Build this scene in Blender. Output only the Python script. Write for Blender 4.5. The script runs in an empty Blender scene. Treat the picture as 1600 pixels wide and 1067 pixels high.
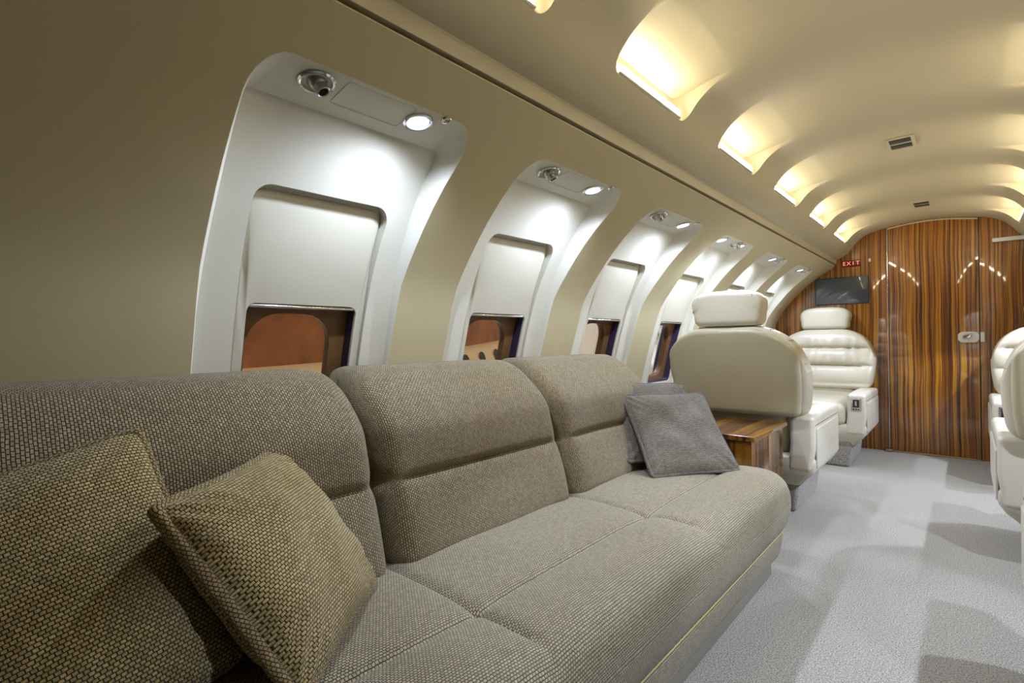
import bpy, bmesh, math, random
from mathutils import Vector, Matrix, noise
random.seed(4)
S = bpy.context.scene
COL = S.collection
PI = math.pi
# ------------------------------------------------------------------ camera
FPX = 780.0
YAW = math.atan(710 / FPX); ROLL = math.radians(0.8)
cd = bpy.data.cameras.new('camera'); cam = bpy.data.objects.new('camera', cd); COL.objects.link(cam)
cd.sensor_width = 36; cd.lens = FPX / 1600 * 36; cd.clip_start = 0.02
f = Vector((-math.sin(YAW), math.cos(YAW), 0)); r = Vector((math.cos(YAW), math.sin(YAW), 0)); u = Vector((0, 0, 1))
r2 = r * math.cos(ROLL) - u * math.sin(ROLL); u2 = r * math.sin(ROLL) + u * math.cos(ROLL)
cam.matrix_world = Matrix(((r2.x, u2.x, -f.x, 0.22), (r2.y, u2.y, -f.y, 0.0), (r2.z, u2.z, -f.z, 0.93), (0, 0, 0, 1)))
S.camera = cam
# ------------------------------------------------------------------ world, exposure
w = bpy.data.worlds.new('hangar_daylight'); S.world = w; w.use_nodes = True
w.node_tree.nodes['Background'].inputs[0].default_value = (1.0, 0.86, 0.70, 1)
w.node_tree.nodes['Background'].inputs[1].default_value = 0.55
S.view_settings.view_transform = 'Standard'; S.view_settings.look = 'None'
S.view_settings.gamma = 1; S.view_settings.exposure = 0.16; S.view_settings.use_curve_mapping = False
S.cycles.max_bounces = 10; S.cycles.diffuse_bounces = 6; S.cycles.glossy_bounces = 4
S.cycles.sample_clamp_indirect = 6.0; S.cycles.use_denoising = True
S.cycles.caustics_reflective = False; S.cycles.caustics_refractive = False
SPOT_W = 22.0          # reading lights, cool white
COVE_E = 60.0          # cove light tubes, warm white
DOWN_W = 9.0

# ------------------------------------------------------------------ materials
def nm(name):
    m = bpy.data.materials.new(name); m.use_nodes = True
    nt = m.node_tree; return m, nt, nt.nodes['Principled BSDF']
def nd(nt, t, **k):
    n = nt.nodes.new(t)
    for a, b in k.items(): setattr(n, a, b)
    return n
def setin(n, **k):
    for a, b in k.items():
        n.inputs[a.replace('_', ' ')].default_value = b
def ramp(nt, src, stops):
    n = nd(nt, 'ShaderNodeValToRGB'); e = n.color_ramp.elements
    while len(e) < len(stops): e.new(0.5)
    for i, (p, c) in enumerate(stops): e[i].position = p; e[i].color = (*c, 1)
    nt.links.new(src, n.inputs[0]); return n
def plain(name, col, rough=0.5, metal=0.0, bump=0.0, bscale=300, coat=0.0, var=0.0):
    m, nt, b = nm(name)
    setin(b, Base_Color=(*col, 1), Roughness=rough, Metallic=metal)
    b.inputs['Coat Weight'].default_value = coat
    tc = nd(nt, 'ShaderNodeTexCoord')
    if var:
        n = nd(nt, 'ShaderNodeTexNoise'); setin(n, Scale=2.5, Detail=3.0)
        nt.links.new(tc.outputs['Object'], n.inputs['Vector'])
        c = ramp(nt, n.outputs['Fac'], [(0.3, tuple(x * (1 - var) for x in col)), (0.7, tuple(min(1, x * (1 + var)) for x in col))])
        nt.links.new(c.outputs[0], b.inputs['Base Color'])
    if bump:
        v = nd(nt, 'ShaderNodeTexVoronoi'); setin(v, Scale=float(bscale))
        nt.links.new(tc.outputs['Object'], v.inputs['Vector'])
        bp = nd(nt, 'ShaderNodeBump'); setin(bp, Strength=bump, Distance=0.001)
        nt.links.new(v.outputs['Distance'], bp.inputs['Height']); nt.links.new(bp.outputs[0], b.inputs['Normal'])
    return m
def emit(name, col, st):
    m, nt, b = nm(name)
    setin(b, Base_Color=(*col, 1)); b.inputs['Emission Color'].default_value = (*col, 1); b.inputs['Emission Strength'].default_value = st
    return m
def woven(name, c1, c2, gap, rot=PI / 2, bw=0.72, rh=0.55, strength=0.9):
    m, nt, b = nm(name)
    uv = nd(nt, 'ShaderNodeUVMap'); mp = nd(nt, 'ShaderNodeMapping'); mp.inputs['Rotation'].default_value = (0, 0, rot)
    nt.links.new(uv.outputs[0], mp.inputs[0])
    # slightly wavy yarns
    ns = nd(nt, 'ShaderNodeTexNoise'); setin(ns, Scale=60.0, Detail=2.0); nt.links.new(mp.outputs[0], ns.inputs['Vector'])
    va = nd(nt, 'ShaderNodeVectorMath', operation='SUBTRACT'); va.inputs[1].default_value = (0.5, 0.5, 0.5); nt.links.new(ns.outputs['Color'], va.inputs[0])
    vs = nd(nt, 'ShaderNodeVectorMath', operation='SCALE'); vs.inputs['Scale'].default_value = 0.0028; nt.links.new(va.outputs[0], vs.inputs[0])
    ad = nd(nt, 'ShaderNodeVectorMath', operation='ADD'); nt.links.new(mp.outputs[0], ad.inputs[0]); nt.links.new(vs.outputs[0], ad.inputs[1])
    br = nd(nt, 'ShaderNodeTexBrick', offset=0.5, offset_frequency=2)
    setin(br, Scale=104.0, Color1=(*c1, 1), Color2=(*c2, 1), Mortar=(*gap, 1)); br.inputs['Mortar Size'].default_value = 0.115
    br.inputs['Mortar Smooth'].default_value = 0.8; br.inputs['Brick Width'].default_value = bw; br.inputs['Row Height'].default_value = rh
    nt.links.new(ad.outputs[0], br.inputs['Vector'])
    fz = nd(nt, 'ShaderNodeTexNoise'); setin(fz, Scale=620.0, Detail=4.0, Roughness=0.8); nt.links.new(uv.outputs[0], fz.inputs['Vector'])
    rp = ramp(nt, fz.outputs['Fac'], [(0.32, (0.35,) * 3), (0.68, (1.65,) * 3)])
    mx = nd(nt, 'ShaderNodeMix', data_type='RGBA', blend_type='MULTIPLY'); mx.inputs[0].default_value = 1
    nt.links.new(br.outputs['Color'], mx.inputs[6]); nt.links.new(rp.outputs[0], mx.inputs[7]); nt.links.new(mx.outputs[2], b.inputs['Base Color'])
    h = nd(nt, 'ShaderNodeMath', operation='MULTIPLY_ADD'); h.inputs[1].default_value = -1.0; nt.links.new(br.outputs['Fac'], h.inputs[0])
    h2 = nd(nt, 'ShaderNodeMath', operation='MULTIPLY'); h2.inputs[1].default_value = 0.7; nt.links.new(fz.outputs['Fac'], h2.inputs[0]); nt.links.new(h2.outputs[0], h.inputs[2])
    bp = nd(nt, 'ShaderNodeBump'); setin(bp, Strength=strength, Distance=0.0022); nt.links.new(h.outputs[0], bp.inputs['Height']); nt.links.new(bp.outputs[0], b.inputs['Normal'])
    setin(b, Roughness=0.95); b.inputs['Sheen Weight'].default_value = 0.25; b.inputs['Specular IOR Level'].default_value = 0.15
    return m
def zebrawood(name, axis='X', scale=1.0, dark=1.0, rough=0.28):
    m, nt, b = nm(name)
    tc = nd(nt, 'ShaderNodeTexCoord')
    mp = nd(nt, 'ShaderNodeMapping')
    mp.inputs['Scale'].default_value = {'B': (36 * scale, 36 * scale, .5), 'X': (70 * scale, 1, 0.55), 'Y': (1, 38 * scale, 0.55), 'T': (40 * scale, 0.7, 1)}[axis]
    # slow waviness of the grain
    wv = nd(nt, 'ShaderNodeTexNoise'); setin(wv, Scale=2.2, Detail=1.0); nt.links.new(tc.outputs['Object'], wv.inputs['Vector'])
    sb = nd(nt, 'ShaderNodeVectorMath', operation='SUBTRACT'); sb.inputs[1].default_value = (0.5,) * 3; nt.links.new(wv.outputs['Color'], sb.inputs[0])
    sc = nd(nt, 'ShaderNodeVectorMath', operation='SCALE'); sc.inputs['Scale'].default_value = 0.028; nt.links.new(sb.outputs[0], sc.inputs[0])
    ad = nd(nt, 'ShaderNodeVectorMath', operation='ADD'); nt.links.new(tc.outputs['Object'], ad.inputs[0]); nt.links.new(sc.outputs[0], ad.inputs[1])
    nt.links.new(ad.outputs[0], mp.inputs[0])
    n = nd(nt, 'ShaderNodeTexNoise'); setin(n, Scale=1.0, Detail=5.0, Roughness=0.62); nt.links.new(mp.outputs[0], n.inputs['Vector'])
    d = dark
    c = ramp(nt, n.outputs['Fac'], [(0.36, (0.035 * d, 0.009 * d, 0.002 * d)), (0.45, (0.15 * d, 0.042 * d, 0.007 * d)),
                                    (0.53, (0.34 * d, 0.125 * d, 0.007 * d)), (0.68, (0.60 * d, 0.28 * d, 0.012 * d))])
    nt.links.new(c.outputs[0], b.inputs['Base Color'])
    setin(b, Roughness=rough); b.inputs['Coat Weight'].default_value = 1.0; b.inputs['Coat Roughness'].default_value = 0.045
    return m
def carpet_mat(name, c1, c2):
    m, nt, b = nm(name)
    tc = nd(nt, 'ShaderNodeTexCoord')
    n = nd(nt, 'ShaderNodeTexNoise'); setin(n, Scale=240.0, Detail=4.0, Roughness=0.8); nt.links.new(tc.outputs['Object'], n.inputs['Vector'])
    c = ramp(nt, n.outputs['Fac'], [(0.40, c1), (0.60, c2)]); nt.links.new(c.outputs[0], b.inputs['Base Color'])
    n2 = nd(nt, 'ShaderNodeTexNoise'); setin(n2, Scale=400.0, Detail=2.0); nt.links.new(tc.outputs['Object'], n2.inputs['Vector'])
    bp = nd(nt, 'ShaderNodeBump'); setin(bp, Strength=0.7, Distance=0.004); nt.links.new(n2.outputs['Fac'], bp.inputs['Height']); nt.links.new(bp.outputs[0], b.inputs['Normal'])
    setin(b, Roughness=1.0); b.inputs['Specular IOR Level'].default_value = 0.1; b.inputs['Sheen Weight'].default_value = 0.2
    return m

M = {}
M['wall'] = plain('wall_vinyl', (0.49, 0.43, 0.27), 0.55, bump=0.10, bscale=500, var=0.03)
M['liner'] = plain('window_liner_plastic', (0.64, 0.62, 0.54), 0.42, bump=0.05, bscale=600)
M['shade'] = plain('window_shade_plastic', (0.56, 0.53, 0.44), 0.5, bump=0.08, bscale=350)
M['ceil'] = plain('headliner', (0.43, 0.385, 0.265), 0.42, bump=0.06, bscale=600)
M['slot'] = plain('slot_black', (0.02, 0.018, 0.015), 0.7)
M['gap'] = plain('gap_brown', (0.06, 0.05, 0.035), 0.7)
M['chrome'] = plain('chrome', (0.75, 0.74, 0.72), 0.13, 1.0)
M['brass'] = plain('brass', (0.62, 0.45, 0.20), 0.3, 1.0)
M['steel'] = plain('brushed_steel', (0.45, 0.44, 0.42), 0.3, 1.0)
M['dark'] = plain('dark_rubber', (0.02, 0.02, 0.024), 0.35)
M['navy'] = plain('dark_violet_seal', (0.045, 0.03, 0.075), 0.4)
M['brown'] = plain('window_inner_frame', (0.17, 0.085, 0.03), 0.35)
M['leather'] = plain('leather_ivory', (0.54, 0.49, 0.385), 0.36, bump=0.22, bscale=420, var=0.04)
M['shell'] = plain('leather_taupe', (0.44, 0.40, 0.27), 0.42, bump=0.22, bscale=420, var=0.04)
M['armplastic'] = plain('armrest_ivory', (0.55, 0.51, 0.425), 0.38, bump=0.08, bscale=420)
M['fabric'] = woven('taupe_weave', (0.40, 0.315, 0.175), (0.27, 0.20, 0.10), (0.022, 0.015, 0.006))
M['seatfab'] = woven('seat_weave', (0.44, 0.37, 0.24), (0.32, 0.26, 0.155), (0.035, 0.025, 0.012), rot=0.0)
M['pillow'] = woven('pillow_weave', (0.58, 0.44, 0.185), (0.38, 0.28, 0.10), (0.035, 0.023, 0.006), rot=0.0)
M['pillowg'] = woven('grey_pillow_weave', (0.29, 0.25, 0.19), (0.18, 0.15, 0.105), (0.022, 0.018, 0.012), rot=0.0, bw=0.9, rh=0.42)
M['piping'] = woven('piping_weave', (0.46, 0.34, 0.15), (0.33, 0.235, 0.09), (0.05, 0.03, 0.01), rot=0.6)
M['thread'] = plain('yellow_thread', (0.50, 0.41, 0.12), 0.8)
M['plinth'] = plain('plinth_board', (0.20, 0.185, 0.15), 0.5)
M['carpet'] = carpet_mat('carpet_grey', (0.085, 0.075, 0.06), (0.50, 0.465, 0.41))
M['wood'] = zebrawood('zebrawood_upright', 'X', 1.0, 0.88)
M['tablewood'] = zebrawood('zebrawood_table_top', 'T', 1.0, 0.6); M['tablebody'] = zebrawood('zebrawood_table_side', 'B', 1.0, 0.5)
M['screen'] = plain('screen_glass', (0.055, 0.07, 0.095), 0.22, coat=1.0)
M['white'] = plain('white_plastic', (0.72, 0.71, 0.67), 0.4)
M['cove'] = emit('cove_tube_glow', (1.0, 0.88, 0.66), COVE_E)
M['lens'] = emit('reading_lens_glow', (0.50, 0.66, 1.0), 2.2)
M['exit'] = emit('exit_letters_glow', (1.0, 0.26, 0.18), 1.0)
M['exitplate'] = plain('exit_plate_red', (0.13, 0.012, 0.005), 0.3)
M['reflbrown'] = plain('reflection_brown', (0.27, 0.10, 0.03), 0.6, var=0.25)  # brown of the reflection in the window panes, put into a wall colour
M['aircraft'] = plain('cream_paint', (0.75, 0.58, 0.33), 0.35)
gm, gnt, gb = nm('window_acrylic'); setin(gb, Base_Color=(1, 0.93, 0.85, 1), Roughness=0.02)
gb.inputs['Transmission Weight'].default_value = 1.0; gb.inputs['IOR'].default_value = 1.15; M['glass'] = gm

# ------------------------------------------------------------------ mesh helpers
class MB:
    def __init__(s): s.v = []; s.f = []; s.uv = []
    def grid(s, rows, uvrows=None, closed=False):
        b = len(s.v); n = len(rows[0])
        for rw in rows: s.v += [tuple(p) for p in rw]
        if uvrows is None:
            uvrows = [[(0.0, 0.0)] * (n + 1) for _ in rows]
        for i in range(len(rows) - 1):
            for j in range(n if closed else n - 1):
                j2 = (j + 1) % n
                s.f.append((b + i * n + j, b + i * n + j2, b + (i + 1) * n + j2, b + (i + 1) * n + j))
                s.uv.append((uvrows[i][j], uvrows[i][j + 1 if closed and len(uvrows[i]) > n else j2], uvrows[i + 1][j + 1 if closed and len(uvrows[i]) > n else j2], uvrows[i + 1][j]))
    def cap(s, ring, flip=False):
        b = len(s.v); s.v += [tuple(p) for p in ring]; fc = tuple(range(b, b + len(ring)))
        s.f.append(fc[::-1] if flip else fc); s.uv.append([(p[0] + p[1], p[2]) for p in (ring[::-1] if flip else ring)])
    def tube(s, pts, rad, seg=8, closed=False, ends=True, ref=None):
        pts = [Vector(p) for p in pts]; n = len(pts); rows = []; uvr = []; L = 0
        nrm = None
        for i, p in enumerate(pts):
            a = pts[(i - 1) % n] if (closed or i > 0) else p; c = pts[(i + 1) % n] if (closed or i < n - 1) else p
            t = (c - a).normalized()
            if nrm is None:
                nrm = (ref or (Vector((0, 0, 1)) if abs(t.z) < 0.9 else Vector((1, 0, 0)))).cross(t).normalized()
            nrm = (nrm - t * nrm.dot(t)).normalized(); bn = t.cross(nrm)
            if i: L += (p - pts[i - 1]).length
            rd = rad[i] if isinstance(rad, (list, tuple)) else rad
            rows.append([p + (nrm * math.cos(2 * PI * k / seg) + bn * math.sin(2 * PI * k / seg)) * rd for k in range(seg)])
            uvr.append([(L, 2 * PI * rd * k / seg) for k in range(seg + 1)])
        if closed: rows.append(rows[0]); uvr.append([(L + .01, q[1]) for q in uvr[0]])
        s.grid(rows, uvr, closed=True)
        if not closed and ends: s.cap(rows[0], True); s.cap(rows[-1])
    def lathe(s, prof, o=(0, 0, 0), ax=(0, 0, 1), seg=28):
        ax = Vector(ax).normalized(); a = (Vector((1, 0, 0)) if abs(ax.x) < 0.9 else Vector((0, 1, 0))); a = (a - ax * a.dot(ax)).normalized(); b = ax.cross(a); o = Vector(o)
        s.grid([[o + ax * h + (a * math.cos(2 * PI * k / seg) + b * math.sin(2 * PI * k / seg)) * max(rr, 1e-5) for k in range(seg)] for rr, h in prof], closed=True)
    def box(s, x0, x1, y0, y1, z0, z1, bev=0.0, n=3):
        s.rbox((x1 - x0, y1 - y0, z1 - z0), max(bev, 1e-4), 0.5, ((x0 + x1) / 2, (y0 + y1) / 2, (z0 + z1) / 2), nr=n if bev > 0 else 1)
    def rbox(s, size, rad, step=0.03, c=(0, 0, 0), warp=None, nr=4, uvs=1.0):
        h = [x / 2 for x in size]; rad = min(rad, min(h) * 0.999)
        co = []
        for a in range(3):
            inner = h[a] - rad; k = max(1, int(math.ceil(2 * inner / step)))
            z = [inner + rad * math.tan(PI / 4 * i / nr) for i in range(1, nr + 1)]
            co.append([-q for q in z[::-1]] + [-inner + 2 * inner * i / k for i in range(k + 1)] + z)
        def mp(p):
            q = [max(-(h[a] - rad), min(h[a] - rad, p[a])) for a in range(3)]
            d = Vector([p[a] - q[a] for a in range(3)]); l = d.length
            if l > 1e-9: d = d * (rad / l)
            o = Vector(q) + d
            if warp: o = Vector(warp(o))
            return (o.x + c[0], o.y + c[1], o.z + c[2])
        for a in range(3):
            b_, c_ = [(1, 2), (0, 2), (0, 1)][a]
            for sg in (-1, 1):
                rows = []; uvr = []
                for ub in (co[b_] if sg * (1 if a != 1 else -1) > 0 else co[b_][::-1]):
                    rw = []; ur = []
                    for uc in co[c_]:
                        p = [0, 0, 0]; p[a] = sg * h[a]; p[b_] = ub; p[c_] = uc
                        rw.append(mp(p)); ur.append(((ub + c[b_]) * uvs, (uc + c[c_]) * uvs))
                    rows.append(rw); uvr.append(ur)
                s.grid(rows, uvr)
    def obj(s, name, mat, parent=None, ang=40, weld=True, recalc=True, M4=None):
        me = bpy.data.meshes.new(name); me.from_pydata([tuple(p) for p in s.v], [], [tuple(x) for x in s.f]); 
        ul = me.uv_layers.new(name='UVMap'); i = 0
        flat = []
        for u_ in s.uv:
            for q in u_: flat += [q[0], q[1]]
        if len(flat) == 2 * len(me.loops): ul.data.foreach_set('uv', flat)
        bm = bmesh.new(); bm.from_mesh(me)
        if M4 is not None: bmesh.ops.transform(bm, matrix=M4, verts=bm.verts)
        if weld: bmesh.ops.remove_doubles(bm, verts=bm.verts, dist=2e-5)
        bmesh.ops.dissolve_degenerate(bm, edges=bm.edges, dist=1e-6)
        if recalc: bmesh.ops.recalc_face_normals(bm, faces=bm.faces)
        bm.to_mesh(me); bm.free()
        me.polygons.foreach_set('use_smooth', [True] * len(me.polygons)); me.set_sharp_from_angle(angle=math.radians(ang))
        me.materials.append(mat); o = bpy.data.objects.new(name, me); COL.objects.link(o)
        if parent is not None: o.parent = parent
        return o
def tag(o, label=None, cat=None, group=None, kind=None):
    if label: o['label'] = label
    if cat: o['category'] = cat
    if group: o['group'] = group
    if kind: o['kind'] = kind
    return o
def empty(name, loc=(0, 0, 0), rz=0.0, **k):
    o = bpy.data.objects.new(name, None); COL.objects.link(o); o.location = loc; o.rotation_euler = (0, 0, rz); o.empty_display_size = 0.05
    return tag(o, **k)
def copy_tree(o, parent=None):
    c = o.copy(); COL.objects.link(c)
    if parent is not None: c.parent = parent
    for ch in [x for x in list(COL.objects) if x.parent == o]: copy_tree(ch, c)
    return c
def lerp(a, b, t): return a + (b - a) * t
def sstep(a, b, x):
    t = max(0, min(1, (x - a) / (b - a))) if a != b else 0; return t * t * (3 - 2 * t)
def interp(tab, x):     # monotone-ish cubic (Catmull) table lookup, tab sorted by key
    if x <= tab[0][0]: return tab[0][1]
    if x >= tab[-1][0]: return tab[-1][1]
    for i in range(len(tab) - 1):
        if tab[i][0] <= x <= tab[i + 1][0]: break
    x0, y0 = tab[i]; x1, y1 = tab[i + 1]; h = x1 - x0; t = (x - x0) / h
    m0 = (y1 - tab[i - 1][1]) / (x1 - tab[i - 1][0]) if i > 0 else (y1 - y0) / h
    m1 = (tab[i + 2][1] - y0) / (tab[i + 2][0] - x0) if i + 2 < len(tab) else (y1 - y0) / h
    return (2 * t**3 - 3 * t**2 + 1) * y0 + (t**3 - 2 * t**2 + t) * h * m0 + (-2 * t**3 + 3 * t**2) * y1 + (t**3 - t**2) * h * m1
def rrect(a0, a1, b0, b1, rb, rt=None, na=8, nb=20, k=6):
    """closed outline (a,b): bottom left corner first, counter-clockwise; rb / rt bottom and top radii"""
    rt = rb if rt is None else rt; P = []
    def arc(cx, cy, rr, s0):
        for i in range(k + 1):
            t = s0 + PI / 2 * i / k; P.append((cx + rr * math.cos(t), cy + rr * math.sin(t)))
    def side(p, q, n):
        for i in range(1, n): P.append((lerp(p[0], q[0], i / n), lerp(p[1], q[1], i / n)))
    arc(a0 + rb, b0 + rb, rb, PI); side((a0 + rb, b0), (a1 - rb, b0), na)
    arc(a1 - rb, b0 + rb, rb, 1.5 * PI); side((a1, b0 + rb), (a1, b1 - rt), nb)
    arc(a1 - rt, b1 - rt, rt, 0); side((a1 - rt, b1), (a0 + rt, b1), na)
    arc(a0 + rt, b1 - rt, rt, PI / 2); side((a0, b1 - rt), (a0, b0 + rb), nb)
    return P
def annulus(mb, o0, f0, o1, f1, n=1):
    rows = []
    for i in range(n + 1):
        t = i / n; rw = []
        for p, q in zip(o0, o1):
            a = lerp(p[0], q[0], t); b = lerp(p[1], q[1], t)
            if f0 is f1: rw.append(f0(a, b))
            else:
                A = Vector(f0(p[0], p[1])); B = Vector(f1(q[0], q[1])); rw.append(A.lerp(B, t))
        rows.append(rw)
    mb.grid(rows, closed=True)

# ------------------------------------------------------------------ cabin section
YB = 5.05; YR = -1.6; NB = 6; PITCH = 0.765; C0 = 0.632
FT = [(0.0, 1.10), (0.2, 1.18), (0.4, 1.215), (0.6, 1.20), (0.85, 1.14), (0.95, 1.11), (1.10, 1.06), (1.17, 1.015), (1.28, 0.928), (1.35, 0.862), (1.42, 0.780), (1.475, 0.705), (1.54, 0.605)]
BT = [(0.3, 1.24), (0.45, 1.235), (0.6, 1.215), (0.85, 1.160), (1.04, 1.105), (1.17, 1.052), (1.30, 0.976), (1.36, .931), (1.40, 0.896), (1.454, 0.845)]
def Fs(sx): return lambda y, z: (sx * interp(FT, z), y, z)
def Bs(sx, d=0.0):
    def g(y, z):
        s = (interp(BT, z + .004) - interp(BT, z - .004)) / .008; l = math.hypot(1, s)
        return (sx * (interp(BT, z) + d / l), y, z - d * s / l)
    return g
centres = [C0 + PITCH * k for k in range(NB)]
def build_wall(sx, name):
    mb = MB(); F = Fs(sx)
    zs = [0.0] + [lerp(.0004, 1.5396, i / 20) for i in range(21)] + [1.54]
    def flat(y0, y1, n):
        mb.grid([[F(lerp(y0, y1, i / n), z) for z in zs] for i in range(n + 1)])
    flat(YR, centres[0] - PITCH / 2, 6); flat(centres[-1] + PITCH / 2, YB, 1)
    for c in centres:
        o = rrect(c - .272, c + .272, .34, 1.475, .05, .062)
        outer = rrect(c - PITCH / 2, c + PITCH / 2, 0.0, 1.54, .0004)
        annulus(mb, outer, F, o, F, 7)
    # return lip into the shadow gap below the ceiling panel
    mb.grid([[(sx * .605, y, 1.54), (sx * .605, y, 1.543), (sx * .66, y, 1.543)] for y in (YR, YB)])
    o = mb.obj(name, M['wall'], ang=35); return tag(o, kind='structure')
build_wall(-1, 'wall_left'); build_wall(1, 'wall_right')
W_N = [0]
def build_bay(sx, c, full=True):
    W_N[0] += 1
    F = Fs(sx); B = Bs(sx)
    root = empty('window_%d' % W_N[0], (sx * 1.1, c, 1.0), kind='structure')
    R = lambda P: Matrix.Translation(Vector((-sx * 1.1, -c, -1.0)))
    T4 = R(0)
    o0 = rrect(c - .272, c + .272, .34, 1.475, .05, .062)
    o0b = rrect(c - .269, c + .269, .343, 1.472, .047, .060)
    o1 = [(c + (a - c) * lerp(1, .93, sstep(.9, 1.43, b)), b) for a, b in rrect(c - .266, c + .266, .36, 1.452, .03, .012)]
    mb = MB()
    def Fm(y, z):
        p = Vector(F(y, z)); return (p.x + sx * .004, p.y, p.z - .0)
    def B1(y, z):
        return (sx * interp(BT, z), y, z)
    annulus(mb, o0, F, o0b, Fm, 1); annulus(mb, o0b, Fm, o1, B1, 4)
    sh0 = rrect(c - .180, c + .180, .55, 1.305, .04, .04)
    sh1 = rrect(c - .178, c + .178, .552, 1.302, .038, .038)
    annulus(mb, o1, B1, sh0, B1, 8)
    def SD(dd):
        def g(y, z): return Bs(sx, dd + .020 * sstep(1.0, 1.29, z))(y, z)
        return g
    annulus(mb, sh0, B1, sh1, SD(.016), 2)
    annulus(mb, sh1, SD(.016), rrect(c - .15, c + .15, .60, 1.25, .03), SD(.018), 2)
    mb.obj('window_surround', M['liner'], root, ang=35, M4=T4)
    # sliding shade with an opening
    s0 = rrect(c - .1765, c + .1765, .553, 1.286, .035, .036); s1 = rrect(c - .174, c + .174, .556, 1.283, .033, .034)
    wz1 = 1.035; wo = rrect(c - .152, c + .152, .66, wz1, .022, .022); wo2 = rrect(c - .150, c + .150, .662, wz1 - .002, .02, .02)
    mb = MB(); annulus(mb, s0, SD(.016), s0, SD(.008), 1); annulus(mb, s0, SD(.008), s1, SD(.006), 1)
    annulus(mb, s1, SD(.006), wo, SD(.006), 8); annulus(mb, wo, SD(.006), wo2, SD(.014), 1)
    mb.obj('window_shade', M['shade'], root, ang=35, M4=T4)
    mb = MB(); annulus(mb, wo2, SD(.012), wo2, Bs(sx, .050), 2)
    mb.obj('window_seal', M['navy'], root, ang=35, M4=T4)
    mb = MB(); hole = rrect(c - .125, c + .100, .60, .998, .07, .085)
    io = rrect(c - .153, c + .153, .655, wz1, .02); ih = rrect(c - .132, c + .105, .69, 1.0, .07, .085); ih2 = rrect(c - .130, c + .103, .692, .998, .068, .083)
    annulus(mb, io, Bs(sx, .050), ih, Bs(sx, .052), 4); annulus(mb, ih, Bs(sx, .052), ih2, Bs(sx, .075), 2)
    mb.obj('inner_frame', M['brown'], root, ang=35, M4=T4)
    mb = MB(); G = Bs(sx, .070)
    mb.grid([[G(c - .14 + .255 * i / 6, .68 + .33 * j / 10) for j in range(11)] for i in range(7)])
    mb.obj('window_pane', M['glass'], root, M4=T4)
    mb = MB(); bx, by, bz = Bs(sx, .013)(c, wz1 - .008)
    mb.rbox((.012, .292, .009), .004, .1, (bx, by, bz))
    mb.obj('chrome_bar', M['chrome'], root, M4=T4)
    return root
for k, c in enumerate(centres): build_bay(-1, c)
for k, c in enumerate(centres): build_bay(1, c)

# ------------------------------------------------------------------ ceiling with scooped cove pockets
CP = [(-.66, 1.553), (-.600, 1.553), (-.5985, 1.557), (-.5985, 1.588), (-.594, 1.593), (-.565, 1.603), (-.53, 1.625), (-.50, 1.655), (-.475, 1.692), (-.435, 1.737), (-.386, 1.767), (-.32, 1.786), (-.25, 1.801), (-.12, 1.820), (0, 1.827)]
KEY = [0]
for a, b in zip(CP, CP[1:]): KEY.append(KEY[-1] + math.hypot(b[0] - a[0], b[1] - a[1]))
def Cpt(t):
    if t < KEY[4]:
        for i in range(4):
            if KEY[i] <= t <= KEY[i + 1]:
                q = (t - KEY[i]) / (KEY[i + 1] - KEY[i]); return lerp(CP[i][0], CP[i + 1][0], q), lerp(CP[i][1], CP[i + 1][1], q)
    X = [(k, p[0]) for k, p in zip(KEY[4:], CP[4:])]; Z = [(k, p[1]) for k, p in zip(KEY[4:], CP[4:])]
    return interp(X, t), interp(Z, t)
T_OUT = KEY[7] + .018      # outboard edge of a pocket
T_MRG = KEY[11]            # where the scoop merges with the dome
T_IN = KEY[12]
TE = KEY[-1]
XO, ZO = Cpt(T_OUT)
def Qpt(t):
    if t >= T_MRG: return Cpt(t)
    q = (t - T_OUT) / (T_MRG - T_OUT); x1, z1 = Cpt(T_MRG)
    return lerp(XO - .035, x1, q), 1.757 + (z1 - 1.757) * (1 - (1 - q) ** 1.6)
pk_c = [1.44 + .767 * k for k in range(-1, 5)]
PKH = .238
def und(y, x): return .024 * (.5 + .5 * math.cos(2 * PI * (y - 1.44) / .767)) * sstep(.47, .30, abs(x))
def ceil_half(mb, sx):
    C = lambda y, t: (lambda p: (sx * -p[0], y, p[1] + und(y, p[0])))(Cpt(t))
    Q = lambda y, t: (lambda p: (sx * -p[0], y, p[1] + und(y, p[0])))(Qpt(t))
    ys = [YR, pk_c[0] - .3835]
    ts = KEY[:5] + [lerp(KEY[4] + .0004, TE - .0004, i / 44) for i in range(45)] + [TE]
    def flat(y0, y1): mb.grid([[C(lerp(y0, y1, i / 12), t) for t in ts] for i in range(13)])
    flat(YR, pk_c[0] - .3835)
    for c in pk_c:
        y0, y1 = c - .3835, c + .3835
        if y1 > YB: y1 = YB
        mb.grid([[C(y, t) for t in ts[:5]] for y in (y0, y1)])
        outer = rrect(y0, y1, KEY[4], TE, .0004, na=10, nb=44)
        e = min(c + PKH, y1 - .02)
        o0 = rrect(c - PKH, e, T_OUT, T_IN, .040, .10, na=10, nb=44)
        annulus(mb, outer, C, o0, C, 8)
        o1 = rrect(c - PKH + .012, e - .012, T_OUT + .004, T_IN - .003, .034, .09, na=10, nb=44)
        def Qe(y, t):
            return Q(y, t)
        # pocket wall from the ceiling surface up to the scoop surface
        rows = []
        for p, q in zip(o0, o1):
            pass
        annulus(mb, o0, C, o1, Qe, 3)
        core = rrect(c - .02, c + .02, lerp(T_OUT, T_IN, .45), lerp(T_OUT, T_IN, .55), .002, .002, na=10, nb=44)
        annulus(mb, o1, Q, core, Q, 12)
        mb.cap([Q(*p) for p in core])
    if pk_c[-1] + .3835 < YB: flat(pk_c[-1] + .3835, YB)
mb = MB(); ceil_half(mb, -1); ceil_half(mb, 1)
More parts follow.
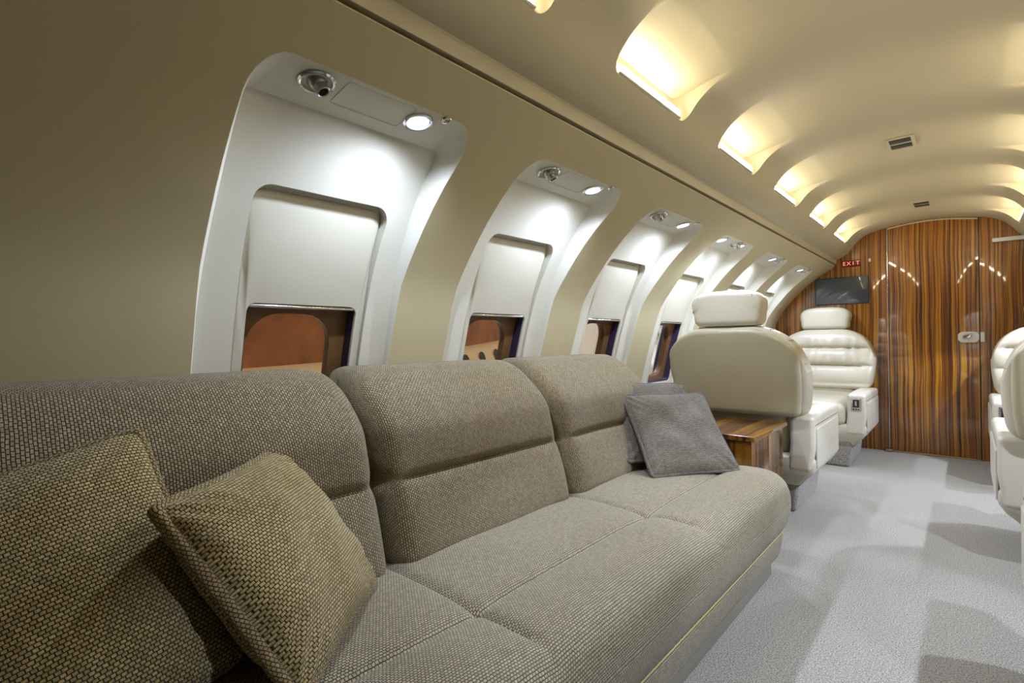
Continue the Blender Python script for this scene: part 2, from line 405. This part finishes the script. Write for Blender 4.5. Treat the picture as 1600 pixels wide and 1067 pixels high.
tag(mb.obj('ceiling', M['ceil'], ang=38), kind='structure')
def cove_light(sx, c, label):
    root = empty('cove_light', (sx * -XO, c, ZO + .02), label=label, cat='light', group='cove lights along the %s side of the ceiling' % ('left' if sx < 0 else 'right'))
    hl = PKH - .045
    mb = MB(); xo = XO + .001
    mb.rbox((.008, 2 * hl, .020), .0038, .5, (sx * -(xo), c, ZO + .022))
    mb.obj('light_tube', M['cove'], root, M4=Matrix.Translation(-Vector(root.location)))
    mb = MB(); mb.rbox((.010, 2 * hl + .012, .006), .002, .5, (sx * -(xo - .001), c, ZO + .009))
    mb.obj('housing', M['white'], root, M4=Matrix.Translation(-Vector(root.location)))
ordn = ['cut by the photo top edge', 'large and second from the camera', 'third from the camera', 'fourth from the camera', 'fifth from the camera', 'sixth, nearest the wooden wall']
for sx in (-1, 1):
    for c, q in zip(pk_c, ordn):
        cove_light(sx, c, 'warm cove light in ceiling pocket on the %s, %s' % ('left' if sx < 0 else 'right', q))

# ceiling vents
for y, l, hy in ((2.99, 'square ceiling air vent with two dark slots, the nearer one', .085), (4.47, 'small ceiling air vent with two dark slots near the wooden wall', .085)):
    v = empty('ceiling_vent', (0.0, y, 1.822 + und(y, 0)), label=l, cat='vent')
    mb = MB(); mb.box(-.052, .052, -hy, hy, -.006, .004, .002); mb.obj('vent_frame', M['ceil'], v)
    for s in (-1, 1):
        mb = MB(); mb.box(-.040, .040, s * hy * .48 - hy * .36, s * hy * .48 + hy * .36, -.0075, -.005); mb.obj('vent_slot', M['slot'], v)

# ------------------------------------------------------------------ floor, end walls
mb = MB(); mb.grid([[(lerp(-1.2, 1.2, i / 4), lerp(YR, YB, j / 8), 0) for j in range(9)] for i in range(5)])
tag(mb.obj('floor', M['carpet']), kind='structure')
mb = MB()
mb.box(-1.35, -.2475, YB, YB + .04, -.05, 1.95); mb.box(.2975, 1.35, YB, YB + .04, -.05, 1.95)
tag(mb.obj('wall_front', M['wood'], ang=30), kind='structure')
mb = MB(); mb.box(-1.35, 1.35, YB + .045, YB + .06, -.05, 1.95); tag(mb.obj('wall_front_backing', M['gap']), kind='structure')
mb = MB(); mb.box(-1.35, 1.35, YR - .05, YR, -.05, 1.95); tag(mb.obj('wall_back', M['wood']), kind='structure')
d = empty('door_1', (0.025, YB, 0), kind='structure')
mb = MB(); mb.box(-.2675, .2665, .004, .04, .012, 1.90, .002); mb.obj('door_panel', M['wood'], d)
# silver edge strip, dark jamb, arched head trim, brass sill
mb = MB(); mb.box(-.2505, -.2445, YB - .006, YB + .02, .0, 1.80, .001); tag(mb.obj('trim_1', M['chrome']), kind='structure')
mb = MB(); mb.box(.2905, .2975, YB - .003, YB + .02, .0, 1.80, .001); tag(mb.obj('trim_2', M['dark']), kind='structure')
mb = MB(); P = []
for i in range(25):
    x = lerp(-.245, .29, i / 24); t0, t1 = KEY[4], TE
    for _ in range(40):
        tm = (t0 + t1) / 2
        if Cpt(tm)[0] < -abs(x): t0 = tm
        else: t1 = tm
    P.append((x, YB - .004, Cpt(t0)[1] + und(YB, x) - .012))
mb.tube(P, .006, 8); tag(mb.obj('trim_3', M['ceil']), kind='structure')
mb = MB(); mb.box(-.24, .295, YB - .012, YB + .003, .0, .010, .002); tag(mb.obj('trim_4', M['brass']), kind='structure')
# latch
la = empty('door_latch', (.235, YB, .915), label='ivory oval latch plate with a chrome thumb turn on the wooden door', cat='latch')
mb = MB(); o = rrect(-.062, .056, -.040, .040, .030, na=6, nb=2, k=8)
def fl(dy, sc=1.0): return lambda a, b: (a * sc, dy, b * sc)
annulus(mb, o, fl(.004), o, fl(-.006), 1); annulus(mb, o, fl(-.006), o, fl(-.009, .95), 1); mb.cap([fl(-.009, .95)(*p) for p in o]); mb.obj('latch_plate', M['white'], la)
mb = MB(); mb.rbox((.050, .016, .030), .006, .1, (-.012, -.016, .006), warp=lambda p: (p.x, p.y, p.z + p.x * .25)); mb.obj('thumb_turn', M['chrome'], la)
mb = MB(); mb.box(.062, .085, -.006, .002, -.036, .036, .002); mb.obj('strike_plate', M['white'], la)
# screen
sc_ = empty('wall_screen', (-.566, YB, 1.322), label='dark flat screen set in the zebrawood wall above the headrest', cat='screen')
mb = MB(); mb.box(-.194, .194, -.007, .003, -.115, .115, .002); mb.obj('screen_bezel', M['dark'], sc_)
mb = MB(); mb.box(-.188, .188, -.0085, -.006, -.109, .109, .001); mb.obj('screen_panel', M['screen'], sc_)
# exit sign
ex = empty('exit_sign', (-.492, YB, 1.548), label='small red EXIT sign glowing on the zebrawood wall', cat='sign')
mb = MB(); mb.box(-.070, .070, -.003, .002, -.030, .028, .001); mb.obj('sign_plate', M['exitplate'], ex)
for ch, lx in zip('EXIT', (-.050, -.018, .014, .046)):
    tx = bpy.data.curves.new('letter_shape', 'FONT'); tx.body = ch; tx.size = .045; tx.align_x = 'CENTER'; tx.align_y = 'CENTER'; tx.extrude = .001
    tmp = bpy.data.objects.new('tmp', tx); COL.objects.link(tmp); bpy.context.view_layer.update()
    me = bpy.data.meshes.new_from_object(tmp.evaluated_get(bpy.context.evaluated_depsgraph_get())); bpy.data.objects.remove(tmp)
    bm = bmesh.new(); bm.from_mesh(me); bmesh.ops.remove_doubles(bm, verts=bm.verts, dist=1e-5); bm.to_mesh(me); bm.free()
    to = bpy.data.objects.new('sign_letter', me); COL.objects.link(to); to.parent = ex; to.location = (lx, -.0045, 0); to.rotation_euler = (PI / 2, 0, 0); me.materials.clear(); me.materials.append(M['exit'])
mb = MB(); mb.lathe([(0, -.006), (.012, -.006), (.014, -.003), (.014, .001)], ax=(0, 1, 0)); bt = mb.obj('white_oval', M['white']); bt.location = (-.365, YB, 1.562); bt.scale = (.6, 1, 1.1)  # plain white oval disc, added for a small mark of unknown kind
tag(bt, 'tiny white oval spot on the zebrawood wall right of the red sign', 'button')
mb = MB(); mb.box(.365, .90, YB - .035, YB, 1.600, 1.628, .003); tag(mb.obj('grab_rail', M['white']), 'cream horizontal rail on the wooden wall at the right edge', 'rail')
mb = MB(); mb.box(-.275, -.225, YB - .05, YB - .004, 0, .022, .006); tag(mb.obj('door_stop', M['steel']), 'small grey metal stop on the carpet at the foot of the silver strip', 'door stop')

# ------------------------------------------------------------------ soffit fittings
ZS = 1.4655
places = ['over the nearest window', 'over the second nearest window', 'over the third nearest window', 'over the fourth nearest window', 'over the fifth nearest window', 'over the farthest window']
SOFT = math.atan(.17)
def soff_z(x): return 1.4735 - (abs(x) - .705) * .165
def reading_light(sx, y, x, label, grp, pw=1.0, tilt=(0.0, -0.12), cone=168):
    rt = empty('reading_light', (sx * x, y, soff_z(x)), label=label, cat='light', group=grp); rt.rotation_euler = (0, sx * SOFT, 0)
    mb = MB(); mb.lathe([(.031, .004), (.037, .0), (.037, -.003), (.033, -.0055), (.029, -.004), (.028, .004)]); mb.obj('light_bezel', M['chrome'], rt)
    mb = MB(); mb.lathe([(0, -.007), (.012, -.006), (.020, -.0035), (.0283, .001)]); mb.obj('light_lens', M['lens'], rt)
    ld = bpy.data.lights.new('reading_beam', 'SPOT'); ld.energy = SPOT_W * pw; ld.color = (.70, .81, 1.0); ld.spot_size = math.radians(cone); ld.spot_blend = .6 if cone > 120 else .2; ld.shadow_soft_size = .014 if cone < 120 else .025
    lo = bpy.data.objects.new('reading_beam', ld); COL.objects.link(lo); lo.parent = rt; lo.location = (-sx * .016, 0, -.014)
    lo.rotation_euler = (Matrix.Rotation(-sx * SOFT, 3, 'Y') @ Vector((-sx * tilt[0], tilt[1], -1))).to_track_quat('-Z', 'Y').to_euler()
def nozzle(sx, y, x, label, grp):
    rt = empty('air_nozzle', (sx * x, y, soff_z(x)), label=label, cat='air vent', group=grp); rt.rotation_euler = (0, sx * SOFT, 0)
    mb = MB(); mb.lathe([(.030, .004), (.037, 0), (.038, -.003), (.035, -.006), (.031, -.004), (.029, .010)]); mb.obj('nozzle_ring', M['chrome'], rt)
    mb = MB(); mb.lathe([(.031, .006), (.022, .010), (0, .012)]); mb.obj('nozzle_well', M['dark'], rt)
    ax = Vector((-sx * .25, .30, -1))
    mb = MB(); mb.lathe([(.004, -.006), (.020, -.003), (.0215, .003), (.018, .012), (.0145, .016), (.0145, .030), (.0125, .0315), (.0105, .030), (.010, .018)], (0, 0, .004), ax); mb.obj('nozzle_barrel', M['steel'], rt)
    mb = MB(); mb.lathe([(0, .020), (.0103, .0205)], (0, 0, .004), ax); mb.obj('nozzle_throat', M['dark'], rt)
def screw(sx, y, x, label, grp):
    mb = MB(); mb.lathe([(.012, .002), (.0135, -.001), (.012, -.004), (.007, -.0045), (.0065, -.001), (0, -.001)])
    o = mb.obj('soffit_button', M['chrome']); o.location = (sx * x, y, soff_z(x)); o.rotation_euler = (0, sx * SOFT, 0); tag(o, label, 'button', grp)
for k, c in enumerate(centres):
    p = places[k]
    if k < 3:
        nozzle(-1, c - .142, .754, 'round chrome air nozzle in the ledge ' + p, 'air nozzles above the left windows')
        reading_light(-1, c + .115, .757, 'glowing round reading light in ledge ' + p, 'reading lights above the left windows')
        screw(-1, c + .165, .712, 'tiny chrome button beside the reading light ' + p, 'small buttons above the left windows')
    elif k == 3:
        reading_light(-1, c - .155, .756, 'glowing light at near end of ledge ' + p, 'reading lights above the left windows')
        nozzle(-1, c + .04, .745, 'round chrome air nozzle in the ledge ' + p, 'air nozzles above the left windows')
        reading_light(-1, c + .115, .750, 'glowing light at far end of ledge ' + p, 'reading lights above the left windows', .7)
    else:
        reading_light(-1, c + .02, .752, 'glowing round reading light in ledge ' + p, 'reading lights above the left windows')
        nozzle(-1, c + .12, .735, 'round chrome air nozzle in the ledge ' + p, 'air nozzles above the left windows')
    mb = MB(); zz = 1.4655
    if k < 3:
        pr = rrect(c - .090, c + .082, .716, .802, .006, na=2, nb=2, k=3)
        mb.tube([(-b, a, soff_z(b) - .0002) for a, b in pr], .0006, 5, closed=True)
        o = mb.obj('access_panel_seam', M['shade']); tag(o, 'thin seam outlining a flush access panel in the ledge ' + p, 'panel seam', 'access panel seams above the left windows')
    reading_light(1, c + .0, .752, 'glowing reading light above the right wall, ' + ['nearest', 'second', 'third', 'fourth', 'fifth', 'last'][k] + ' window', 'reading lights above the right windows', 2.7 if k else 1.3, tilt=(.42, 0), cone=80)

# ------------------------------------------------------------------ sofa
sofa = empty('sofa', (-.75, .72, 0), label='long taupe woven three-cushion sofa below the windows on the left wall', cat='sofa')
SO = Matrix.Translation(-Vector(sofa.location))
SY0, SY1 = -.78, 2.20
SEC = [(-.86, .30), (-.86, .375), (-.845, .394), (-.80, .400), (-.70, .403), (-.60, .402), (-.50, .402), (-.42, .403), (-.36, .400), (-.32, .389), (-.29, .366), (-.276, .330), (-.274, .29), (-.280, .25), (-.294, .215), (-.302, .200), (-.308, .190), (-.304, .178), (-.306, .15), (-.316, .105), (-.336, .078), (-.356, .064)]
def resample(P, n):
    K = [0]
    for a, b in zip(P, P[1:]): K.append(K[-1] + math.hypot(a[0] - b[0], a[1] - b[1]))
    X = [(k, p[0]) for k, p in zip(K, P)]; Z = [(k, p[1]) for k, p in zip(K, P)]
    return [(interp(X, K[-1] * i / n), interp(Z, K[-1] * i / n)) for i in range(n + 1)], K[-1]
sec, SL = resample(SEC, 120)
yy = []; y = SY0
RND = .13
N1 = 12
for i in range(N1 + 1): yy.append(SY0 + RND * (1 - math.cos(PI / 2 * i / N1)))
n = int((SY1 - SY0 - 2 * RND) / .012)
for i in range(1, n): yy.append(SY0 + RND + (SY1 - SY0 - 2 * RND) * i / n)
for i in range(N1 + 1): yy.append(SY1 - RND * (1 - math.sin(PI / 2 * i / N1)) if False else SY1 - RND + RND * math.sin(PI / 2 * i / N1))
YJ = [-.03, .675, 1.385]
def seat_pt(y, x, z, s):
    e = 0
    if y < SY0 + RND: e = 1 - math.sqrt(max(0, 1 - ((SY0 + RND - y) / RND) ** 2))
    if y > SY1 - RND: e = 1 - math.sqrt(max(0, 1 - ((y - SY1 + RND) / RND) ** 2))
    # inset in plan at the front corner, plus a soft top edge at the end
    x2 = x
    if x > -.60: x2 = x - e * RND * min(1, (x + .60) / .25)
    top = sstep(.30, .40, z)
    dz = 0
    te = 0
    if y > SY1 - .07: te = 1 - math.sqrt(max(0, 1 - ((y - SY1 + .07) / .07) ** 2))
    dz -= te * .06 * top
    if z > .30:
        dz -= 0.011 * math.exp(-abs((x + .495) / .007)) * 1.0 * (1 if x < -.35 else 0)
        for j in YJ:
            fd = sstep(-.285, -.40, x)
            xj = y - j
            dz -= .012 * math.exp(-abs(xj / .0065)) * fd * sstep(-.30, -.36, x)
        # soft crown between the seams
        for a, b in zip([SY0] + YJ, YJ + [SY1]):
            if a <= y <= b:
                q = (y - a) / (b - a); dz += .010 * (1 - (2 * q - 1) ** 4) - .004
        for a, b in ((-.86, -.495), (-.495, -.27)):
            if a <= x <= b: q = (x - a) / (b - a); dz += .009 * (1 - (2 * q - 1) ** 4) * sstep(.30, .39, z)
    nn = noise.noise(Vector((x * 7, y * 5, z * 7))) * .003
    return (x2 + nn * (1 if z < .39 else 0), y, z + dz + nn)
rows = []; uvr = []
for y in yy:
    rows.append([seat_pt(y, p[0], p[1], i) for i, p in enumerate(sec)]); uvr.append([(y, SL * i / 120) for i in range(121)])
mb = MB(); mb.grid(rows, uvr)
for rw in (rows[0], rows[-1]): mb.cap(rw)
mb.obj('seat', M['seatfab'], sofa, ang=60, M4=SO)
# yellow stitch line along the front
mb = MB(); P = []
for y in yy[2:-2]:
    p = seat_pt(y, -.307, .190, 0); P.append((p[0] + .0012, p[1], p[2] + .001 * math.sin(y * 220)))
mb.tube(P, .0012, 5); mb.obj('front_stitch', M['thread'], sofa, M4=SO)
mb = MB(); mb.rbox((.78, SY1 - SY0 - .12, .060), .010, .5, (-.742, (SY0 + SY1) / 2 - .02, .031)); mb.obj('plinth', M['plinth'], sofa, M4=SO)
mb = MB(); mb.rbox((.27, SY1 - SY0 - .06, .34), .03, .5, (-.965, (SY0 + SY1) / 2, .225)); mb.obj('frame_body', M['fabric'], sofa, M4=SO)
def back_cushion(y0, y1):
    W = y1 - y0; H = .485; R = .088
    def warp(p):
        x, y, z = p
        # rounded top corners in the long view
        zt = H / 2; a = abs(y) - (W / 2 - R)
        if a > 0 and z > -.05: z = z - (R * .85) * (1 - math.sqrt(max(0, 1 - min(1, a / R) ** 2))) * ((z + .05) / (zt + .05)) ** 1.2
        a2 = abs(y) - (W / 2 - .06)
        if a2 > 0: x = x - .035 * (a2 / .06) ** 2 * (1 if x > 0 else 0)
        zz = z + .622
        fr = sstep(-.05, .07, x)
        # waist seam and two swelling lobes on the front
        edge = sstep(W / 2 - .012, W / 2 - .10, abs(y))
        sm = .594
        x += fr * (-.020 * math.exp(-abs((zz - sm) / .006)) * edge + (.016 * max(0, math.cos((zz - .715) / .13 * PI / 2)) ** .6 * (1 if zz > sm else 0) + .016 * max(0, math.cos((zz - .49) / .112 * PI / 2)) ** .6 * (1 if zz <= sm else 0)) * (.5 + .5 * edge))
        # shrink the joint edge at the waist
        y += -math.copysign(1, y) * .010 * math.exp(-((zz - sm) / .02) ** 2) * sstep(W / 2 - .05, W / 2, abs(y))
        # lean back towards the top
        x -= (zz - .42) * .30 + .10 * sstep(.70, .88, zz)
        x += noise.noise(Vector((x * 5, (y + y0) * 5, z * 5))) * .006
        return (x, y, z)
    mb = MB(); mb.rbox((.19, W - .004, H), .046, .0085, (-.855, (y0 + y1) / 2, .622), warp, nr=5)
    return mb.obj('back_cushion', M['fabric'], sofa, ang=70, M4=SO)
for a, b in ((-.80, -.122), (-.120, .672), (.676, 1.383), (1.387, 2.10)): back_cushion(a, b)

# ------------------------------------------------------------------ pillows
def pillow(cen, xd, yd, wdt, hgt, thk, mat, pip, label, pr=.0055, seed=0, sag=0.0):
    xd = Vector(xd).normalized(); yd = Vector(yd); yd = (yd - xd * yd.dot(xd)).normalized(); zd = xd.cross(yd)
    rt = empty('pillow', cen, label=label, cat='pillow', group='scatter pillows on the sofa')
    N = 44; mb = MB()
    def edge(u_, v_):
        # sides curve inward between pointed corners
        a = u_ * (1 - .055 * (1 - v_ * v_)); b = v_ * (1 - .055 * (1 - u_ * u_))
        cr = (abs(u_) * abs(v_)) ** 8 * .035
        return a * (1 - cr) * wdt / 2, b * (1 - cr) * hgt / 2
    for sg in (1, -1):
        rows = []; uvr = []
        for i in range(N + 1):
            rw = []; ur = []
            for j in range(N + 1):
                u_ = math.sin(PI / 2 * (2 * i / N - 1)); v_ = math.sin(PI / 2 * (2 * j / N - 1))
                a, b = edge(u_, v_)
                t = thk / 2 * ((1 - u_ ** 2) * (1 - v_ ** 2)) ** .42
                wr = noise.noise(Vector((u_ * 2.2 + seed, v_ * 2.2, sg * 3 + seed))) * .010 * min(1, t / (thk / 3))
                # creases running out of the corners
                cr = max(0, abs(u_) + abs(v_) - 1.05); wr += math.sin((u_ - v_) * 26 if u_ * v_ > 0 else (u_ + v_) * 26) * .0035 * cr * (1 - max(abs(u_), abs(v_)) ** 6) * 3
                bend = -sag * (v_ * v_)
                rw.append(xd * a + yd * b + zd * (sg * (t + wr) + bend)); ur.append((a * 1.0, b * 1.0))
            rows.append(rw if sg > 0 else rw); uvr.append(ur)
        mb.grid(rows, uvr)
    mb.obj('pillow_cover', mat, rt, ang=80)
    P = []
    for (p0, p1) in (((-1, -1), (1, -1)), ((1, -1), (1, 1)), ((1, 1), (-1, 1)), ((-1, 1), (-1, -1))):
        for i in range(24):
            t = .5 - .5 * math.cos(PI * i / 24)
            u_, v_ = lerp(p0[0], p1[0], t), lerp(p0[1], p1[1], t); a, b = edge(u_, v_)
            P.append(xd * a + yd * b + zd * (-sag * v_ * v_))
    mb = MB(); mb.tube(P, pr, 10, closed=True, ref=zd); mb.obj('piping', pip, rt, ang=80)
    return rt
pillow((-.672, .378, .563), (-.65, .759, .021), (-.441, -.399, .804), .35, .35, .155, M['pillow'], M['piping'], 'olive taupe ribbed pillow with corded edge, in front of the leftmost pillow', .0105, 1)
pillow((-.725, .035, .562), (-.02, .96, .24), (-.50, -.14, .86), .44, .42, .17, M['pillow'], M['piping'], 'large olive taupe ribbed pillow cut by the left edge of the photo', .008, 5)
pillow((-.640, 1.935, .556), (.533, .846, -.017), (-.538, .355, .764), .39, .37, .09, M['pillowg'], M['pillowg'], 'grey woven pillow lying frontmost at the far end of the sofa', .007, 9)
pillow((-.745, 1.955, .592), (.533, .846, -.05), (-.50, .33, .80), .39, .37, .08, M['pillowg'], M['pillowg'], 'grey woven pillow mostly hidden behind another at the far sofa end', .007, 13)

# ------------------------------------------------------------------ side table
tb = empty('side_table', (-.76, 2.52, 0), label='low boxy zebrawood side table between the sofa end and the leather chair', cat='table')
mb = MB(); mb.rbox((.62, .52, .022), .003, .5, (0, 0, .497), nr=2); mb.obj('table_top', M['tablewood'], tb)
mb = MB(); mb.rbox((.585, .49, .486), .002, .5, (0, 0, .243), nr=1); mb.obj('table_body', M['tablebody'], tb)

# ------------------------------------------------------------------ club seats
def recl(y, z): return y - (z - .45) * .34
def make_seat(label):
    t = empty('club_seat', (0, 0, 0), label=label, cat='seat', group='cream leather club seats')
    # pedestal in carpet
    def wp(p): q = (p.z + .11) / .22; return (p.x * (1 + .10 * q), p.y * (1 + .06 * q), p.z)
    mb = MB(); mb.rbox((.52, .50, .22), .02, .1, (0, 0.02, .11), wp); mb.obj('pedestal', M['carpet'], t)
    # tapered bucket under the seat
    def wb(p):
        q = 1 - sstep(-.085, .02, p.z); return (p.x * (1 - .20 * q), p.y * (1 - .16 * q), p.z)
    mb = MB(); mb.rbox((.735, .64, .17), .03, .04, (0, .0, .235), wb); mb.obj('seat_bucket', M['armplastic'], t)
    # seat cushion
    def wc(p): return (p.x, p.y, p.z + .018 * (1 - (p.x / .25) ** 2) * (1 if p.z > 0 else 0) + noise.noise(p * 7) * .004)
    mb = MB(); mb.rbox((.50, .58, .15), .045, .03, (0, .05, .375), wc); mb.obj('seat_cushion', M['leather'], t)
    # arm rests
    for s in (-1, 1):
        def wa(p):
            q = sstep(0, -.13, p.z); return (p.x - s * .012 * q, p.y, p.z - .006 * (p.y / .3) ** 2)
        mb = MB(); mb.rbox((.112, .65, .285), .022, .03, (s * .313, .0, .392), wa); arm = mb.obj('armrest', M['armplastic'], t)
        mb = MB(); mb.rbox((.010, .56, .20), .0045, .1, (s * .370, .0, .365)); mb.obj('side_panel', M['armplastic'], arm)
        mb = MB(); mb.box(s * .3685 - .001, s * .3685 + .001, -.30, .30, .480, .483); mb.obj('panel_seam', M['gap'], arm)
        # control plate on the front end
        mb = MB(); mb.box(s * .313 - .030, s * .313 + .030, .322, .330, .415, .500, .003); cp = mb.obj('control_plate', M['chrome'], arm)
        mb = MB(); mb.box(s * .313 - .019, s * .313 + .019, .329, .3325, .438, .492, .001); mb.obj('control_recess', M['dark'], arm)
        mb = MB(); mb.box(s * .313 - .006, s * .313 + .006, .331, .338, .448, .482, .002); mb.obj('control_lever', M['chrome'], arm)
        for q in (-1, 0, 1):
            mb = MB(); mb.box(s * .313 + q * .014 - .004, s * .313 + q * .014 + .004, .329, .333, .420, .430, .001); mb.obj('control_button', M['dark'], arm)
    # upper back: soft front with three lobes, smooth shell behind
    def wback(front):
        def g(p):
            x, y, z = p
            W = .350; R = .25; H = .24
            a = abs(x) - (W - R)
            if a > 0 and z > -.10: z = z - R * .92 * (1 - math.sqrt(max(0, 1 - min(1, a / R) ** 2))) * ((z + .10) / (H + .10)) ** 1.3
            if z < 0: x *= 1 - .07 * (z / .235) ** 2
            zz = z + .755
            if front:
                for gz in (.838, .700):
                    y -= sstep(0, .05, y) * .026 * math.exp(-abs((zz - gz) / .012)) * sstep(.34, .26, abs(x))
                y += sstep(0, .05, y) * .018 * abs(math.cos((zz - .769) / .138 * PI)) ** .6
                for gz in (.838, .700):
                    dd = gz - zz if gz < .75 else gz - zz
                    y += sstep(0, .05, y) * .006 * math.sin(x * 75 + 6 * noise.noise(Vector((x * 5, gz, 0)))) * math.exp(-((zz - gz - .022) / .045) ** 2) * sstep(.32, .20, abs(x))
                y += noise.noise(Vector((x * 6, y * 6, z * 9))) * .004
            else:
                y -= .030 * (1 - (x / .36) ** 2) * (1 if y < 0 else 0)
            return (x, recl(y, zz) , z)
        return g
    mb = MB(); mb.rbox((.715, .165, .48), .055, .012, (0, -.235, .755), wback(True)); bk = mb.obj('backrest', M['leather'], t, ang=60)
    mb = MB(); mb.rbox((.665, .06, .455), .028, .025, (0, -.305, .752), wback(False)); sh = mb.obj('back_shell', M['shell'], t, ang=60)
    # gathered band with short stitched pleats around the rim
    wf = wback(True)
    def rim(an, y):      # a point on the rounded rim of the backrest
        dx, dz = math.cos(an), math.sin(an); lo, hi = 0.0, 0.6; r_ = .055
        for _ in range(30):
            m_ = (lo + hi) / 2; ax, az = abs(dx * m_), abs(dz * m_)
            ex, ez = max(0, ax - (.35 - r_)), max(0, az - (.24 - r_))
            if math.hypot(ex, ez) < r_: lo = m_
            else: hi = m_
        p = wf(Vector((dx * lo, y, dz * lo))); return (p[0], p[1] - .235, p[2] + .755)
    for s in (-1, 1):
        for k in range(5):
            an = math.atan2(math.sin(math.radians(22 + 9 * k)), s * math.cos(math.radians(22 + 9 * k)))
            mb = MB(); mb.tube([rim(an, lerp(-.045, .035, q / 6)) for q in range(7)], .0028, 5); mb.obj('pleat', M['shell'], bk)
    mb = MB(); mb.rbox((.48, .12, .40), .04, .05, (0, -.235, .45), lambda p: (p.x, recl(p.y, p.z + .45) + .0, p.z)); mb.obj('lower_back', M['shell'], t)
    # head rest
    def wh(p):
        x, y, z = p
        x *= 1 + .05 * (z / .09) - .02; y += .012 * (1 - (x / .17) ** 2) * (1 if y > 0 else -1)
        z2 = z - (.030 * (abs(x) / .17) ** 4 if z > 0 else 0)
        return (x, y - .10 * z, z2)
    mb = MB(); mb.rbox((.365, .135, .185), .034, .02, (0, -.435, 1.088), wh); hr = mb.obj('headrest', M['leather'], t, ang=60)
    mb = MB(); P = [(.131, -.385 + .058 * math.cos(a_), 1.09 + .085 * math.sin(a_)) for a_ in [math.radians(-80 + 10 * k) for k in range(0)]]
    for s in (-1, 1):
        mb = MB()
        mb.tube([(s * .138, -.452 + .0 * q, 1.01) if False else (s * .138, lerp(-.490, -.515, q / 8), lerp(1.02, 1.155, q / 8)) for q in range(9)], .002, 5); mb.obj('headrest_seam', M['shell'], hr)
        mb = MB(); mb.tube([(s * .07, -.425, .965), (s * .07, -.425, 1.02)], .006, 8); mb.obj('headrest_post', M['chrome'], t)
    return t
seatA = make_seat('cream leather club seat seen from behind, beside the wooden side table')
seatA.location = (-.72, 3.20, 0)
def put(loc, rz, label):
    c = copy_tree(seatA); c.location = loc; c.rotation_euler = (0, 0, rz); c['label'] = label; return c
put((-.665, 4.50, 0), PI, 'cream leather club seat facing the camera against the zebrawood wall')
put((.675, 3.08, 0), 0, 'cream leather club seat cut by the right edge, nearer of the two there')
put((.70, 4.48, 0), PI, 'cream leather club seat at the right edge, partly hidden behind a nearer seat')
put((.70, 1.66, 0), 0, 'cream leather club seat whose arm just touches the lower right edge')

# ------------------------------------------------------------------ outside, seen through the windows
mb = MB(); mb.box(-7.2, -7.0, -4, 16, -1.5, 6); tag(mb.obj('reflection_wall', M['reflbrown']), kind='structure')  # brown wall added outside to stand in for the reflection in the panes
ac = empty('parked_aircraft', (-4.6, 3.0, .145), label='cream fuselage with dark oval windows seen outside through the nearest window', cat='aircraft')
mb = MB(); mb.tube([(0, -6 + i, 0) for i in range(13)], .40, 32); mb.obj('fuselage', M['aircraft'], ac)
for i in range(18):
    mb = MB(); o = rrect(-.085, .085, -.12, .12, .08, na=1, nb=1, k=6)
    mb.cap([(.349 - b * .42, -4.2 + i * .45 + a, .20 + b) for a, b in o]); mb.obj('oval_window', M['dark'], ac)
